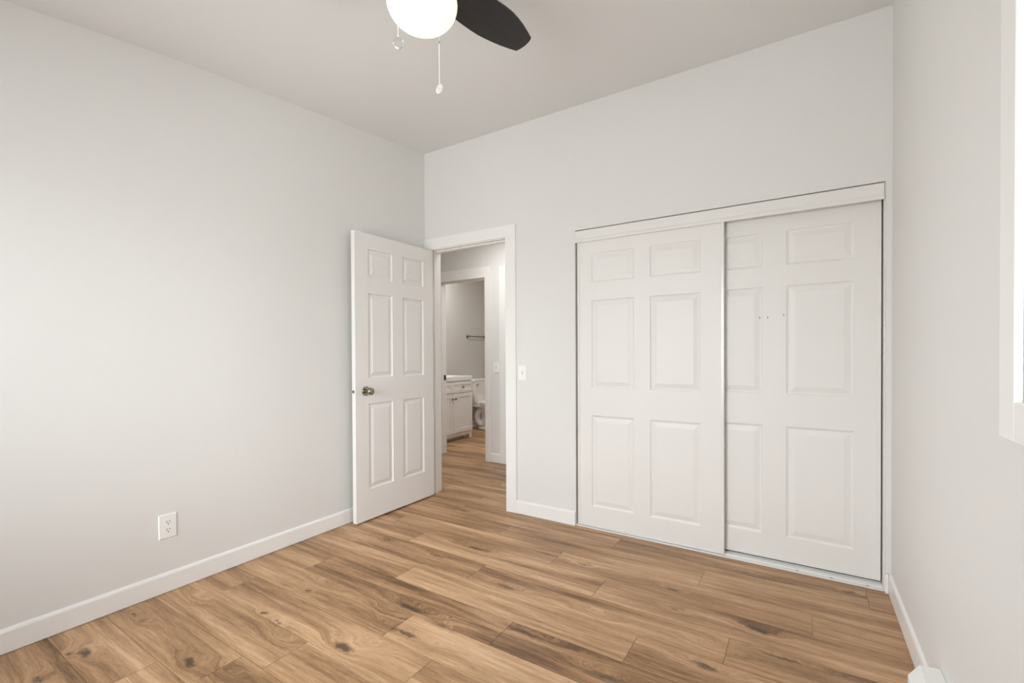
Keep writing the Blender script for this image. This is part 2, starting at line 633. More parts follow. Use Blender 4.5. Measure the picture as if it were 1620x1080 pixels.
# ------------------------------------------------------------------ walls
def wall_along_y(name, x0, x1, hole, label):
    ys = [y for y, z in CEIL if YF <= y <= YB] + [YF, YB + 0.06]
    if hole:
        ys += [hole[0], hole[1]]
    ys = sorted(set(ys))
    bm = bmesh.new()
    for a, b in zip(ys, ys[1:]):
        za, zb = ceil_z(a) + 0.006, ceil_z(b) + 0.006
        if hole and a >= hole[0] - 1e-6 and b <= hole[1] + 1e-6:
            prism(bm, [(a, -0.01), (b, -0.01), (b, hole[2]), (a, hole[2])], 'x', x0, x1)
            prism(bm, [(a, hole[3]), (b, hole[3]), (b, zb), (a, za)], 'x', x0, x1)
        else:
            prism(bm, [(a, -0.01), (b, -0.01), (b, zb), (a, za)], 'x', x0, x1)
    bmesh.ops.remove_doubles(bm, verts=bm.verts[:], dist=1e-5)
    return struct(link(name, bm, M_WALL), label, 'wall')


wall_along_y('wall_left', XL - 0.12, XL, (LY0, LY1, LZ0, LZ1), 'plain greige wall with the outlet on the left of the bedroom')
wall_along_y('wall_right', XR, XR + 0.12, (WY0, WY1, WZ0, WZ1), 'greige wall with the window beside the closet')

DX0, DX1, DZ = -2.640, -1.862, 2.060          # rough door opening in the back wall
CX0, CX1, CZ = -1.312, 0.345, 2.019           # closet opening
TZ = 2.866
bm = boxes((XL, DX0, YB, 2.99, -0.01, DZ), (DX1, CX0, YB, 2.99, -0.01, DZ), (CX1, XR + 0.12, YB, 2.99, -0.01, DZ),
           (CX0, CX1, YB, 2.99, CZ, DZ), (XL, XR + 0.12, YB, 2.99, DZ, TZ))
struct(link('wall_back', bm, M_WALL), 'greige wall holding the open doorway and the sliding closet', 'wall')
bm = boxes((XL - 0.12, RX0, YF - 0.12, YF, -0.01, 2.412), (RX1, XR + 0.12, YF - 0.12, YF, -0.01, 2.412),
           (RX0, RX1, YF - 0.12, YF, -0.01, RZ0), (RX0, RX1, YF - 0.12, YF, RZ1, 2.412))
struct(link('wall_front', bm, M_WALL), 'greige bedroom wall behind the viewer with an added window', 'wall')

# hallway and bathroom shell
BX0, BX1, BZ = -3.605, -2.922, 2.018
HX0, HX1 = -2.655, -1.885                      # next hallway door
bm = boxes((-4.56, BX0, 4.07, 4.19, -0.01, 2.505), (BX1, HX0, 4.07, 4.19, -0.01, 2.505), (BX0, BX1, 4.07, 4.19, BZ, 2.505),
           (HX0, HX1, 4.07, 4.19, BZ, 2.505), (HX1, -1.33, 4.07, 4.19, -0.01, 2.505))
struct(link('wall_hallway', bm, M_WALL), 'greige hallway wall with the bathroom doorway in it', 'wall')
struct(link('wall_hallway_ends', boxes((-4.56, -4.44, 2.99, 4.07, -0.01, 2.505), (-1.45, -1.33, 2.99, 4.07, -0.01, 2.505), (-4.56, XL, 2.87, 2.99, -0.01, 2.505)), M_WALL),
       'short walls closing both ends of the hallway', 'wall')
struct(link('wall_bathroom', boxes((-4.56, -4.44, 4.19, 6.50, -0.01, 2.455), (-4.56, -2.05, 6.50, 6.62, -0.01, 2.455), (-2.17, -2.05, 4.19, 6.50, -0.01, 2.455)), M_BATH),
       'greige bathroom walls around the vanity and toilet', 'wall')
struct(link('wall_closet', boxes((-1.33, 0.49, 3.60, 3.72, -0.01, 2.505), (0.37, 0.49, 2.99, 3.60, -0.01, 2.505)), M_WALL),
       'walls inside the closet behind the sliding doors', 'wall')

# ------------------------------------------------------------------ baseboards
BB = [(0, 0), (0.012, 0), (0.012, 0.083), (0.0095, 0.0905), (0.004, 0.0955), (0, 0.0965)]


def baseboard(name, runs, label):
    bm = bmesh.new()
    for ax, a0, a1, pos, sgn in runs:
        pts = [(pos + sgn * d, z + 0.0025) for d, z in BB]
        prism(bm, pts, ax, a0, a1)
    return struct(link(name, bm, M_TRIM), label, 'baseboard')


baseboard('baseboard_left', [('y', YF, YB, XL, 1)], 'long white baseboard below the outlet wall')
bm = bmesh.new()
prism(bm, [(YB - d, z + 0.0025) for d, z in BB], 'x', -1.782, CX0 + 0.001)
struct(link('baseboard_back', bm, M_TRIM), 'short white baseboard between doorway and closet', 'baseboard')
baseboard('baseboard_right', [('y', 1.9255, YB - 0.001, XR, -1), ('y', YF, 0.304, XR, -1)], 'white baseboard between the closet and the heater')
bm = bmesh.new()
for a, b in ((-2.852, -2.735), (-4.44, -3.68)):
    prism(bm, [(4.07 - d, z + 0.0025) for d, z in BB], 'x', a, b)
struct(link('baseboard_hallway', bm, M_TRIM), 'white baseboard under the hallway light switch', 'baseboard')
baseboard('baseboard_bathroom', [('y', 5.16, 6.50, -4.44, 1)], 'white baseboard behind the toilet')
bm = bmesh.new()
prism(bm, [(YF + d, z + 0.0025) for d, z in BB], 'x', XL + 0.013, XR - 0.013)
struct(link('baseboard_front', bm, M_TRIM), 'white baseboard along the wall behind the viewer', 'baseboard')

# ------------------------------------------------------------------ doorway: jamb + casing
JX0, JX1, JZ = -2.626, -1.877, 2.044
bm = boxes((DX0, JX0, YB - 0.002, 2.992, 0, JZ), (JX1, DX1, YB - 0.002, 2.992, 0, JZ), (DX0, DX1, YB - 0.002, 2.992, JZ, DZ))
jm = link('trim_1', bm, M_TRIM, bevel=0.001)
struct(jm, 'white door jamb lining the open bedroom doorway', 'door frame')
link('door_stop', boxes((JX0, JX0 + 0.011, 2.906, 2.944, 0, JZ - 0.011), (JX1 - 0.011, JX1, 2.906, 2.944, 0, JZ - 0.011), (JX0, JX1, 2.906, 2.944, JZ - 0.011, JZ)),
     M_TRIM, jm, bevel=0.002)
bm = boxes((XL + 0.0005, JX0 - 0.006, YB - 0.014, YB, 0.0012, JZ + 0.006), (JX1 + 0.006, -1.782, YB - 0.014, YB, 0.0012, JZ + 0.006),
           (XL + 0.0005, -1.782, YB - 0.014, YB, JZ + 0.006, 2.140))
struct(link('trim_2', bm, M_TRIM, bevel=0.002), 'flat white casing around the open bedroom doorway', 'door casing')
bm = boxes((-2.70, JX0 - 0.006, 2.99, 3.004, 0.0012, JZ + 0.006), (JX1 + 0.006, -1.782, 2.99, 3.004, 0.0012, JZ + 0.006), (-2.70, -1.782, 2.99, 3.004, JZ + 0.006, 2.140))
struct(link('trim_3', bm, M_TRIM, bevel=0.002), 'white casing on the hallway side of the bedroom doorway', 'door casing')

# bathroom doorway
bm = boxes((BX0, BX0 + 0.012, 4.068, 4.192, 0, BZ - 0.012), (BX1 - 0.012, BX1, 4.068, 4.192, 0, BZ - 0.012), (BX0, BX1, 4.068, 4.192, BZ - 0.012, BZ))
bj = link('trim_4', bm, M_TRIM, bevel=0.001)
struct(bj, 'white door jamb lining the bathroom doorway', 'door frame')
link('door_stop', boxes((BX0 + 0.012, BX0 + 0.022, 4.10, 4.135, 0, BZ - 0.022), (BX1 - 0.022, BX1 - 0.012, 4.10, 4.135, 0, BZ - 0.022), (BX0 + 0.012, BX1 - 0.012, 4.10, 4.135, BZ - 0.022, BZ - 0.012)),
     M_TRIM, bj, bevel=0.001)
sk = link('strike_plate', boxes((BX0 + 0.012, BX0 + 0.0135, 4.140, 4.185, 0.865, 0.925)), M_DKMETAL, bj)
sk['label'] = 'dark metal strike plate'
bm = boxes((-3.685, BX0 + 0.006, 4.056, 4.07, 0.0012, BZ - 0.006), (BX1 - 0.006, -2.852, 4.056, 4.07, 0.0012, BZ - 0.006), (-3.685, -2.852, 4.056, 4.07, BZ - 0.006, 2.128))
struct(link('trim_5', bm, M_TRIM, bevel=0.002), 'flat white casing around the bathroom doorway', 'door casing')
# next hallway door, shut
bm = boxes((-2.735, HX0 + 0.006, 4.056, 4.07, 0.0012, BZ - 0.006), (HX1 - 0.006, -1.80, 4.056, 4.07, 0.0012, BZ - 0.006), (-2.735, -1.80, 4.056, 4.07, BZ - 0.006, 2.118))
struct(link('trim_6', bm, M_TRIM, bevel=0.002), 'white casing right of the hallway light switch', 'door casing')

PROF = [(0, 0), (0.0025, 0.0085), (0.0095, 0.0110), (0.015, 0.0105), (0.040, 0.0020), (0.044, 0.0020)]
PROF2 = [(0, 0), (0.004, 0.0045), (0.012, 0.0072), (0.018, 0.0066), (0.042, 0.0012), (0.046, 0.0012)]
ROWS6 = [(0.216, 0.820), (1.003, 1.602), (1.714, 1.914)]

# hinged bedroom door: leaf stands open along the left wall
DW = 0.784
cols = [(0.115, 0.341), (0.447, 0.672)]
d1 = link('door_1', panel_slab(DW, 2.023, 0.035, cols, ROWS6, PROF), M_DOOR, loc=(-2.587, 2.068, 0.012), rot=(0, 0, PI / 2), bevel=0.0012)
struct(d1, 'white six-panel bedroom door standing open along the left wall', 'door')
for side in (0, 1):
    y = -1 if side == 0 else 1
    base = Vector((0.088, 0.0 if side == 0 else 0.035, 0.913))
    M = axis_matrix(base, (0, y, 0))
    bm = bmesh.new()
    lathe(bm, [(0.0335, 0), (0.0335, 0.003), (0.031, 0.007), (0.024, 0.009)], 40, M)
    rs = link('rosette', bm, M_NICKEL, d1, smooth=True)
    bm = bmesh.new()
    k = 1.0 if side == 0 else 0.72
    lathe(bm, [(0.013, 0.006), (0.0115, 0.020 * k), (0.013, 0.030 * k), (0.0205, 0.036 * k), (0.0255, 0.044 * k), (0.0268, 0.052 * k), (0.0255, 0.060 * k), (0.021, 0.0655 * k), (0.012, 0.068 * k), (0, 0.0685 * k)], 40, M)
    kb = link('door_knob', bm, M_NICKEL, d1, smooth=True)
    if side == 0:
        rs['label'] = 'round satin nickel rosette'
        kb['label'] = 'satin nickel door knob'
        bm = bmesh.new()
        box(bm, 0.088 - 0.002, 0.088 + 0.002, -0.0705, -0.068, 0.905, 0.921)
        link('turn_button', bm, M_NICKEL, kb)
bm = bmesh.new()
lathe(bm, [(0.0125, 0), (0.0125, 0.0012), (0.0095, 0.0018)], 24, axis_matrix((0, 0.0175, 0.913), (-1, 0, 0)))
lp = link('latch_plate', bm, M_CHROME, d1, smooth=True)
lp['label'] = 'round metal latch plate on the door edge'
bm = bmesh.new()
prism(bm, [(0, 0.012), (-0.009, 0.022), (0, 0.024)], 'z', 0.905, 0.921)
link('latch_bolt', bm, M_DKMETAL, lp)
for hz in (0.335, 1.05, 1.81):
    bm = bmesh.new()
    lathe(bm, [(0.0055, -0.044), (0.0055, 0.044)], 12, Matrix.Translation((DW + 0.005, 0.0345, hz)))
    box(bm, DW, DW + 0.0016, 0.003, 0.033, hz - 0.044, hz + 0.044)
    h = link('hinge', bm, M_HINGE, d1)
    h['label'] = 'dull metal hinge'

# shut hallway door
d4 = link('door_4', panel_slab(HX1 - HX0 - 0.004, 1.995, 0.035, [(0.112, 0.334), (0.432, 0.654)], ROWS6, PROF), M_DOOR, loc=(HX0 + 0.002, 4.10, 0.012))
struct(d4, 'white closed door in the hallway beyond the light switch', 'door')
bm = bmesh.new()
lathe(bm, [(0.033, 0), (0.031, 0.007), (0.012, 0.010), (0.012, 0.03), (0.026, 0.045), (0.024, 0.06), (0, 0.066)], 28, axis_matrix((0.70, 0, 0.913), (0, -1, 0)))
link('door_knob', bm, M_NICKEL, d4, smooth=True)

# ------------------------------------------------------------------ closet: header, floor track, two sliding doors
bm = boxes((CX0 + 0.003, CX1 - 0.005, YB + 0.004, YB + 0.012, 1.934, 2.0135))
prism(bm, [(YB - 0.001, 1.934), (YB + 0.004, 1.934), (YB + 0.004, 1.958), (YB + 0.002, 1.955), (YB - 0.001, 1.945)], 'x', CX0 + 0.003, CX1 - 0.005)
box(bm, CX0 + 0.003, CX1 - 0.005, YB + 0.012, YB + 0.105, 2.000, 2.012)
box(bm, CX0 + 0.003, CX1 - 0.005, YB + 0.056, YB + 0.060, 1.955, 2.000)
hd = link('trim_7', bm, M_TRACK)
struct(hd, 'glossy white metal header track over the sliding closet doors', 'track')
bm = boxes((CX0 + 0.004, CX1 - 0.004, YB + 0.006, YB + 0.100, 0.0008, 0.006), (CX0 + 0.004, CX1 - 0.004, YB + 0.006, YB + 0.010, 0.006, 0.010),
           (CX0 + 0.004, CX1 - 0.004, YB + 0.030, YB + 0.034, 0.006, 0.016), (CX0 + 0.004, CX1 - 0.004, YB + 0.054, YB + 0.058, 0.006, 0.016), (CX0 + 0.004, CX1 - 0.004, YB + 0.078, YB + 0.082, 0.006, 0.016))
tr = link('trim_8', bm, M_TRACK)
struct(tr, 'white metal floor track under the sliding closet doors', 'track')
for sx_ in (-0.02, 0.13, 0.28):
    bm = boxes((sx_ - 0.006, sx_ + 0.006, YB + 0.014, YB + 0.026, 0.0059, 0.0068))
    link('screw', bm, M_DKMETAL, tr)
# painted filler strip between closet and the right wall
struct(link('trim_9', boxes((CX1 + 0.001, XR, YB - 0.005, YB, 0.098, 2.023)), M_WALL, bevel=0.001),
       'greige painted filler strip between closet opening and right wall', 'trim')
struct(link('trim_10', boxes((CX1 + 0.001, XR - 0.0125, YB - 0.012, YB, 0.001, 0.097)), M_TRIM, bevel=0.001),
       'small white baseboard block at the right foot of the closet', 'trim')
bm = boxes((CX0 - 0.001, CX0 + 0.003, YB + 0.001, 2.989, 0.001, CZ), (CX1 - 0.003, CX1 + 0.001, YB + 0.012, 2.989, 0.001, CZ))
struct(link('trim_11', bm, M_TRIM), 'narrow side linings of the closet opening', 'trim')


def sliding_door(name, x0, x1, y, z0, z1, cols, rows, label):
    wd = x1 - x0
    o = link(name, panel_slab(wd, z1 - z0, 0.026, [(a - x0, b - x0) for a, b in cols], [(a - z0, b - z0) for a, b in rows], PROF2, both=False), M_SLAB,
             loc=(x0, y, z0), bevel=0.001)
    struct(o, label, 'closet door')
    for a, b in ((-0.002, 0.014), (wd - 0.014, wd + 0.002)):
        bm = boxes((a, b, -0.0035, 0.0275, 0.0, z1 - z0))
        e = link('edge_strip', bm, M_TRACK, o, bevel=0.002)
    bm = boxes((0.0142, wd - 0.0142, -0.002, -0.0002, 0.0, 0.010))
    link('bottom_rail', bm, M_TRACK, o)
    for rx in (0.12, wd - 0.12):
        bm = bmesh.new()
        lathe(bm, [(0.016, -0.004), (0.016, 0.004)], 20, axis_matrix((rx, 0.0305, z1 - z0 + 0.012), (0, 1, 0)))
        box(bm, rx - 0.012, rx + 0.012, 0.0265, 0.0285, z1 - z0 - 0.05, z1 - z0 + 0.02)
        link('roller', bm, M_DKMETAL, o)
    return o


RZ = [(0.150, 0.764), (0.950, 1.541), (1.660, 1.854)]
sliding_door('door_2', -1.297, -0.382, YB + 0.016, 0.014, 1.960, [(-1.197, -0.907), (-0.806, -0.507)], RZ,
             'left white six-panel sliding closet door, in front')
d3 = sliding_door('door_3', -0.590, 0.334, YB + 0.058, 0.030, 1.972, [(-0.486, -0.188), (-0.073, 0.227)], [(0.163, 0.776), (0.953, 1.551), (1.664, 1.854)],
                  'right white six-panel sliding closet door, behind the other')
for sx_, sz in ((0.388, 1.35), (0.428, 1.35), (0.505, 1.36)):
    bm = bmesh.new()
    lathe(bm, [(0.0035, 0), (0.0025, 0.0006), (0, 0.0006)], 10, axis_matrix((sx_, 0.0014 if sx_ < 0.4 else 0, sz), (0, -1, 0)) @ Matrix.Diagonal((1, 2.2, 1, 1)))
    link('scuff_mark', bm, mat('grey_scuff', (0.42, 0.40, 0.37), 0.8), d3)

# ------------------------------------------------------------------ window in the right wall
def window_right():
    t = 0.014
    x0, x1 = XR, XR + 0.12
    root = empty('window_1', (XR, (WY0 + WY1) / 2, WZ0))
    struct(root, 'white cased window in the right wall, cut by the photo edge', 'window')
    inv = Matrix.Translation((-XR, -(WY0 + WY1) / 2, -WZ0))

    def part(name, bm, material, parent=root, bevel=0.0):
        bmesh.ops.transform(bm, matrix=inv, verts=bm.verts[:])
        return link(name, bm, material, parent, bevel=bevel)
    c = 0.075
    q = 0.005
    part('casing', boxes((XR - t, XR, WY0 - c, WY0 + q, WZ0 - c, WZ1 + c), (XR - t, XR, WY1 - q, WY1 + c, WZ0 - c, WZ1 + c),
                         (XR - t, XR, WY0 + q, WY1 - q, WZ1 - q, WZ1 + c), (XR - t, XR, WY0 + q, WY1 - q, WZ0 - c, WZ0 + q)), M_TRIM, bevel=0.002)
    part('reveal', boxes((XR + 0.0005, x1, WY0, WY0 + q, WZ0, WZ1), (XR + 0.0005, x1, WY1 - q, WY1, WZ0, WZ1),
                         (XR + 0.0005, x1, WY0 + q, WY1 - q, WZ1 - q, WZ1), (XR + 0.0005, x1, WY0 + q, WY1 - q, WZ0, WZ0 + q)), M_TRIM)
    a0, a1, b0, b1 = WY0 + q, WY1 - q, WZ0 + q, WZ1 - q
    f = 0.036
    bm = boxes((XR + 0.055, XR + 0.090, a0, a0 + f, b0, b1), (XR + 0.055, XR + 0.090, a1 - f, a1, b0, b1), (XR + 0.055, XR + 0.090, a0 + f, a1 - f, b1 - f, b1),
               (XR + 0.055, XR + 0.090, a0 + f, a1 - f, b0, b0 + f), (XR + 0.058, XR + 0.086, (a0 + a1) / 2 - 0.02, (a0 + a1) / 2 + 0.02, b0 + f, b1 - f))
    s = part('sash', bm, M_PLASTIC, bevel=0.003)
    p = part('pane', boxes((XR + 0.070, XR + 0.074, a0 + f, a1 - f, b0 + f, b1 - f)), M_GLASS, s)


window_right()


def plain_window(name, loc, rz, wd, ht, label):
    """two-sash window in a wall: local x along the wall, local y outwards"""
    root = struct(empty(name, loc, (0, 0, rz)), label, 'window')
    c, t, f, h = 0.078, 0.018, 0.045, wd / 2
    link('casing', boxes((-h - c, -h, -t, 0, -c, ht + c), (h, h + c, -t, 0, -c, ht + c), (-h, h, -t, 0, ht, ht + c), (-h, h, -t, 0, -c, 0)), M_TRIM, root, bevel=0.003)
    s = link('sash', boxes((-h, -h + f, 0.05, 0.09, 0, ht), (h - f, h, 0.05, 0.09, 0, ht), (-h + f, h - f, 0.05, 0.09, 0, f), (-h + f, h - f, 0.05, 0.09, ht - f, ht),
                           (-0.02, 0.02, 0.055, 0.085, f, ht - f)), M_PLASTIC, root, bevel=0.003)
    link('pane', boxes((-h + f, h - f, 0.068, 0.072, f, ht - f)), M_GLASS, s)


plain_window('added_window_2', ((RX0 + RX1) / 2, YF, RZ0), PI, RX1 - RX0, RZ1 - RZ0, 'added white cased window in the wall behind the viewer, unseen, supplying daylight')
plain_window('added_window_3', (XL, (LY0 + LY1) / 2, LZ0), PI / 2, LY1 - LY0, LZ1 - LZ0, 'added white cased window in the left wall, unseen, brightening the right wall')

# ------------------------------------------------------------------ wall outlet
def plate_bm(wd, ht, th):
    bm = bmesh.new()
    c = 0.004
    rings = []
    for ins, d in ((0, 0), (0, th * 0.35), (0.002, th * 0.8), (c, th)):
        a, b_ = wd / 2 - ins, ht / 2 - ins
        rings.append([bm.verts.new((x, -d, z)) for x, z in ((-a, -b_), (a, -b_), (a, b_), (-a, b_))])
    for A, B in zip(rings, rings[1:]):
        for k in range(4):
            bm.faces.new((A[k], A[(k + 1) % 4], B[(k + 1) % 4], B[k]))
    bm.faces.new(rings[-1])
    bm.faces.new(rings[0][::-1])
    return bm


def disc(bm, cx, cz, rx, rz, y0, y1, seg=28, flat=0.82):
    A, B = [], []
    for k in range(seg):
        a = 2 * PI * k / seg
        x, z = rx * math.cos(a), rz * math.sin(a)
        z = max(-rz * flat, min(rz * flat, z))
        A.append(bm.verts.new((cx + x, y0, cz + z)))
        B.append(bm.verts.new((cx + x, y1, cz + z)))
    for k in range(seg):
        bm.faces.new((A[k], A[(k + 1) % seg], B[(k + 1) % seg], B[k]))
    bm.faces.new(B)
    bm.faces.new(A[::-1])
    return bm


out = empty('wall_outlet', (XL, 1.000, 0.329), (0, 0, PI / 2))
tag(out, 'white double socket outlet on the left wall above the baseboard', 'outlet')
link('cover_plate', plate_bm(0.078, 0.121, 0.006), M_PLASTIC, out)
for cz in (0.0195, -0.0195):
    bm = bmesh.new()
    disc(bm, 0, cz, 0.0172, 0.0172, -0.0055, -0.0078)
    rc = link('receptacle', bm, M_PLASTIC, out)
    for hx, hw, hh in ((-0.0065, 0.0012, 0.0045), (0.0065, 0.0012, 0.0037)):
        link('slot', boxes((hx - hw, hx + hw, -0.0082, -0.0075, cz + 0.004 - hh, cz + 0.004 + hh)), M_DARK, rc)
    bm = bmesh.new()
    disc(bm, 0, cz - 0.0078, 0.0027, 0.0027, -0.0075, -0.0082, 14, 0.9)
    link('ground_hole', bm, M_DARK, rc)
bm = bmesh.new()
lathe(bm, [(0.0030, 0), (0.0026, 0.001), (0, 0.0012)], 14, axis_matrix((0, -0.0058, 0), (0, -1, 0)))
link('screw', bm, M_PLASTIC, out, smooth=True)


# ------------------------------------------------------------------ light switches
def light_switch(loc, label, wd=0.070, ht=0.115):
    r = empty('light_switch', loc)
    tag(r, label, 'light switch', 'toggle light switches')
    link('cover_plate', plate_bm(wd, ht, 0.006), M_PLASTIC, r)
    link('toggle_slot', boxes((-0.0052, 0.0052, -0.0066, -0.0058, -0.0125, 0.0125)), mat('switch_shadow_gap', (0.50, 0.49, 0.47), 0.6), r)
    bm = bmesh.new()
    prism(bm, [(-0.006, -0.009), (-0.006, 0.005), (-0.017, 0.012), (-0.018, 0.006)], 'x', -0.0042, 0.0042)
    link('toggle', bm, M_PLASTIC, r, bevel=0.001)
    for sz in (0.030, -0.030):
        bm = bmesh.new()
        lathe(bm, [(0.003, 0), (0.0026, 0.001), (0, 0.0012)], 12, axis_matrix((0, -0.0058, sz), (0, -1, 0)))
        link('screw', bm, M_PLASTIC, r)
    return r


light_switch((-1.731, YB, 1.039), 'white toggle light switch on the bedroom wall between doorway and closet')
light_switch((-2.785, 4.07, 1.031), 'white toggle light switch in the hallway right of the bathroom doorway')

# ------------------------------------------------------------------ ceiling fan
FX, FY, FZ = -1.122, 1.193, 2.557
fan = empty('ceiling_fan', (FX, FY, FZ))
tag(fan, 'ceiling fan with lit white bowl and dark leaf-shaped blades', 'ceiling fan')
cz = ceil_z(FY) - FZ
bm = bmesh.new()
lathe(bm, [(0.075, cz + 0.006), (0.075, cz - 0.020), (0.060, cz - 0.034), (0.022, cz - 0.038), (0, cz - 0.038)], 40)
link('canopy', bm, M_DKMETAL, fan, smooth=True)
bm = bmesh.new()
lathe(bm, [(0.020, cz - 0.03), (0.020, 0.070), (0.075, 0.066), (0.098, 0.050), (0.104, 0.030), (0.104, 0.004), (0.092, -0.018), (0.070, -0.026), (0.055, -0.028), (0, -0.028)], 48)
link('motor_housing', bm, M_DKMETAL, fan, smooth=True)
bm = bmesh.new()
lathe(bm, [(0.052, -0.026), (0.052, -0.085), (0.105, -0.112), (0.119, -0.118), (0.120, -0.134), (0.116, -0.137), (0, -0.137)], 48)
link('light_fitter', bm, M_DKMETAL, fan, smooth=True)
bm = bmesh.new()
prof = [(0.121, -0.136)]
for k in range(0, 17):
    a = k / 16 * PI / 2
    prof.append((0.1225 * math.cos(a) ** 0.88 if k < 16 else 0, -0.145 - 0.0875 * math.sin(a)))
lathe(bm, prof, 56)
link('light_bowl', bm, M_BOWL, fan, smooth=True)['label'] = 'lit frosted white glass bowl'


def blade_bm():
    bm = bmesh.new()
    up_ = [(0.115, 0.048), (0.15, 0.070), (0.19, 0.088), (0.225, 0.0955), (0.265, 0.0970), (0.30, 0.0965), (0.335, 0.0955), (0.37, 0.0925), (0.41, 0.0860), (0.45, 0.0775), (0.49, 0.0675), (0.53, 0.0555), (0.565, 0.0430), (0.570, 0.028), (0.573, 0.010)]
    lo_ = [(0.5735, -0.004), (0.573, -0.018), (0.569, -0.034), (0.564, -0.0445), (0.53, -0.0540), (0.49, -0.0640), (0.45, -0.0710), (0.41, -0.0750), (0.37, -0.0745), (0.335, -0.0715), (0.30, -0.0670), (0.25, -0.060), (0.20, -0.053), (0.15, -0.046), (0.115, -0.038)]
    out_ = up_ + lo_
    top = [bm.verts.new((s, t, 0.003)) for s, t in out_]
    bot = [bm.verts.new((s, t, -0.003)) for s, t in out_]
    n = len(out_)
    for i in range(n):
        bm.faces.new((top[i], top[(i + 1) % n], bot[(i + 1) % n], bot[i]))
    bm.faces.new(top)
    bm.faces.new(bot[::-1])
    return bm


def iron_bm():
    bm = bmesh.new()
    prism(bm, [(0.085, -0.016), (0.125, -0.020), (0.165, -0.030), (0.190, -0.022), (0.198, 0.0), (0.190, 0.022), (0.165, 0.030), (0.125, 0.020), (0.085, 0.016)], 'z', 0.0035, 0.0075)
    return bm


A0 = math.radians(82.1)
b0 = link('blade', blade_bm(), M_BLADE, fan)
b0['label'] = 'dark espresso leaf-shaped blade'
b0.rotation_euler = (Matrix.Rotation(A0, 3, 'Z') @ Matrix.Rotation(math.radians(-12), 3, 'X')).to_euler()
i0 = link('blade_iron', iron_bm(), M_DKMETAL, b0)
for k in (1, 2):
    b = b0.copy()
    COL.objects.link(b)
    b.parent = fan
    b.rotation_euler = (Matrix.Rotation(A0 + k * 2 * PI / 3, 3, 'Z') @ Matrix.Rotation(math.radians(-12), 3, 'X')).to_euler()
    i2 = i0.copy()
    COL.objects.link(i2)
    i2.parent = b


def bead_chain(z0, z1, r=0.0019, step=0.0048):
    prof_ = []
    n = max(1, int(round((z1 - z0) / step)))
    for i in range(n):
        za = z0 + (z1 - z0) * i / n
        h = (z1 - z0) / n
        prof_ += [(r * 0.42, za), (r, za + h * 0.30), (r, za + h * 0.70)]
    prof_.append((r * 0.42, z1))
    bm = bmesh.new()
    lathe(bm, prof_, 8)
    return bm


# pull chains: the nearer short one with a crystal drop, the farther long one with a medallion
c1 = link('pull_chain', bead_chain(2.217 - FZ, 2.431 - FZ), M_CHAIN, fan, loc=(-1.1078 - FX, 1.065 - FY, 0), smooth=True)
c1['label'] = 'shorter pull chain with clear round crystal'
bm = bmesh.new()
bmesh.ops.create_icosphere(bm, subdivisions=2, radius=0.0185, matrix=Matrix.Translation((0.0, 0, 2.196 - FZ)) @ Matrix.Diagonal((1, 0.85, 1.0, 1)))
link('crystal', bm, M_CRYSTAL, c1)
bm = bmesh.new()
lathe(bm, [(0.0015, 2.221 - FZ), (0.0035, 2.219 - FZ), (0.004, 2.215 - FZ), (0.003, 2.2115 - FZ)], 12)
link('cap', bm, M_CHAIN, c1)
c2 = link('pull_chain', bead_chain(2.203 - FZ, 2.431 - FZ), M_CHAIN, fan, loc=(-1.1555 - FX, 1.3185 - FY, 0), smooth=True)
c2['label'] = 'longer pull chain with oval medallion'
bm = bmesh.new()
T = Matrix.Translation((0, 0, 2.184 - FZ)) @ Matrix.Rotation(math.radians(33), 4, 'Z') @ Matrix.Rotation(math.radians(22), 4, 'Y') @ Matrix.Rotation(PI / 2, 4, 'X') @ Matrix.Diagonal((0.0125, 0.019, 1, 1))
lathe(bm, [(0, -0.0025), (0.8, -0.0025), (0.86, -0.004), (1, -0.003), (1, 0.003), (0.86, 0.004), (0.8, 0.0025), (0.55, 0.0025), (0.5, 0.004), (0.3, 0.004), (0.25, 0.0025), (0, 0.0025)], 28, T)
link('medallion', bm, mat('pale_pressed_glass', (0.66, 0.645, 0.62), 0.25), c2)
bm = bmesh.new()
lathe(bm, [(0.0018, 2.353 - FZ), (0.0034, 2.355 - FZ), (0.0034, 2.363 - FZ), (0.0018, 2.365 - FZ)], 12)
link('connector', bm, M_HINGE, c2)

# ------------------------------------------------------------------ baseboard heater at the right wall
ht = empty('baseboard_heater', (XR, 1.925, 0.0))
tag(ht, 'white baseboard heater end on the right wall at the bottom photo edge', 'heater')


def hsec(d=0.0):
    return [(0.0, 0.020), (-0.062 - d, 0.020), (-0.080 - d, 0.036), (-0.080 - d, 0.142 + d * 0.4), (-0.064 - d, 0.166 + d), (-0.052 - d, 0.184 + d), (0.0, 0.190 + d)]


bm = bmesh.new()
prism(bm, hsec(), 'y', -0.070, 0.0)
link('end_cap', bm, M_HEAT, ht, bevel=0.003)
bm = bmesh.new()
prism(bm, hsec(0.002), 'y', -1.55, -0.070)
bd = link('front_cover', bm, M_HEAT, ht, bevel=0.002)
link('outlet_slot', boxes((-0.0845, -0.080, -1.53, -0.082, 0.116, 0.136)), M_DARK, ht)
link('inlet_slot', boxes((-0.0835, -0.080, -1.53, -0.082, 0.044, 0.060)), M_DARK, ht)
bm = bmesh.new()
prism(bm, hsec(), 'y', -1.62, -1.55)
link('end_cap', bm, M_HEAT, ht, bevel=0.003)

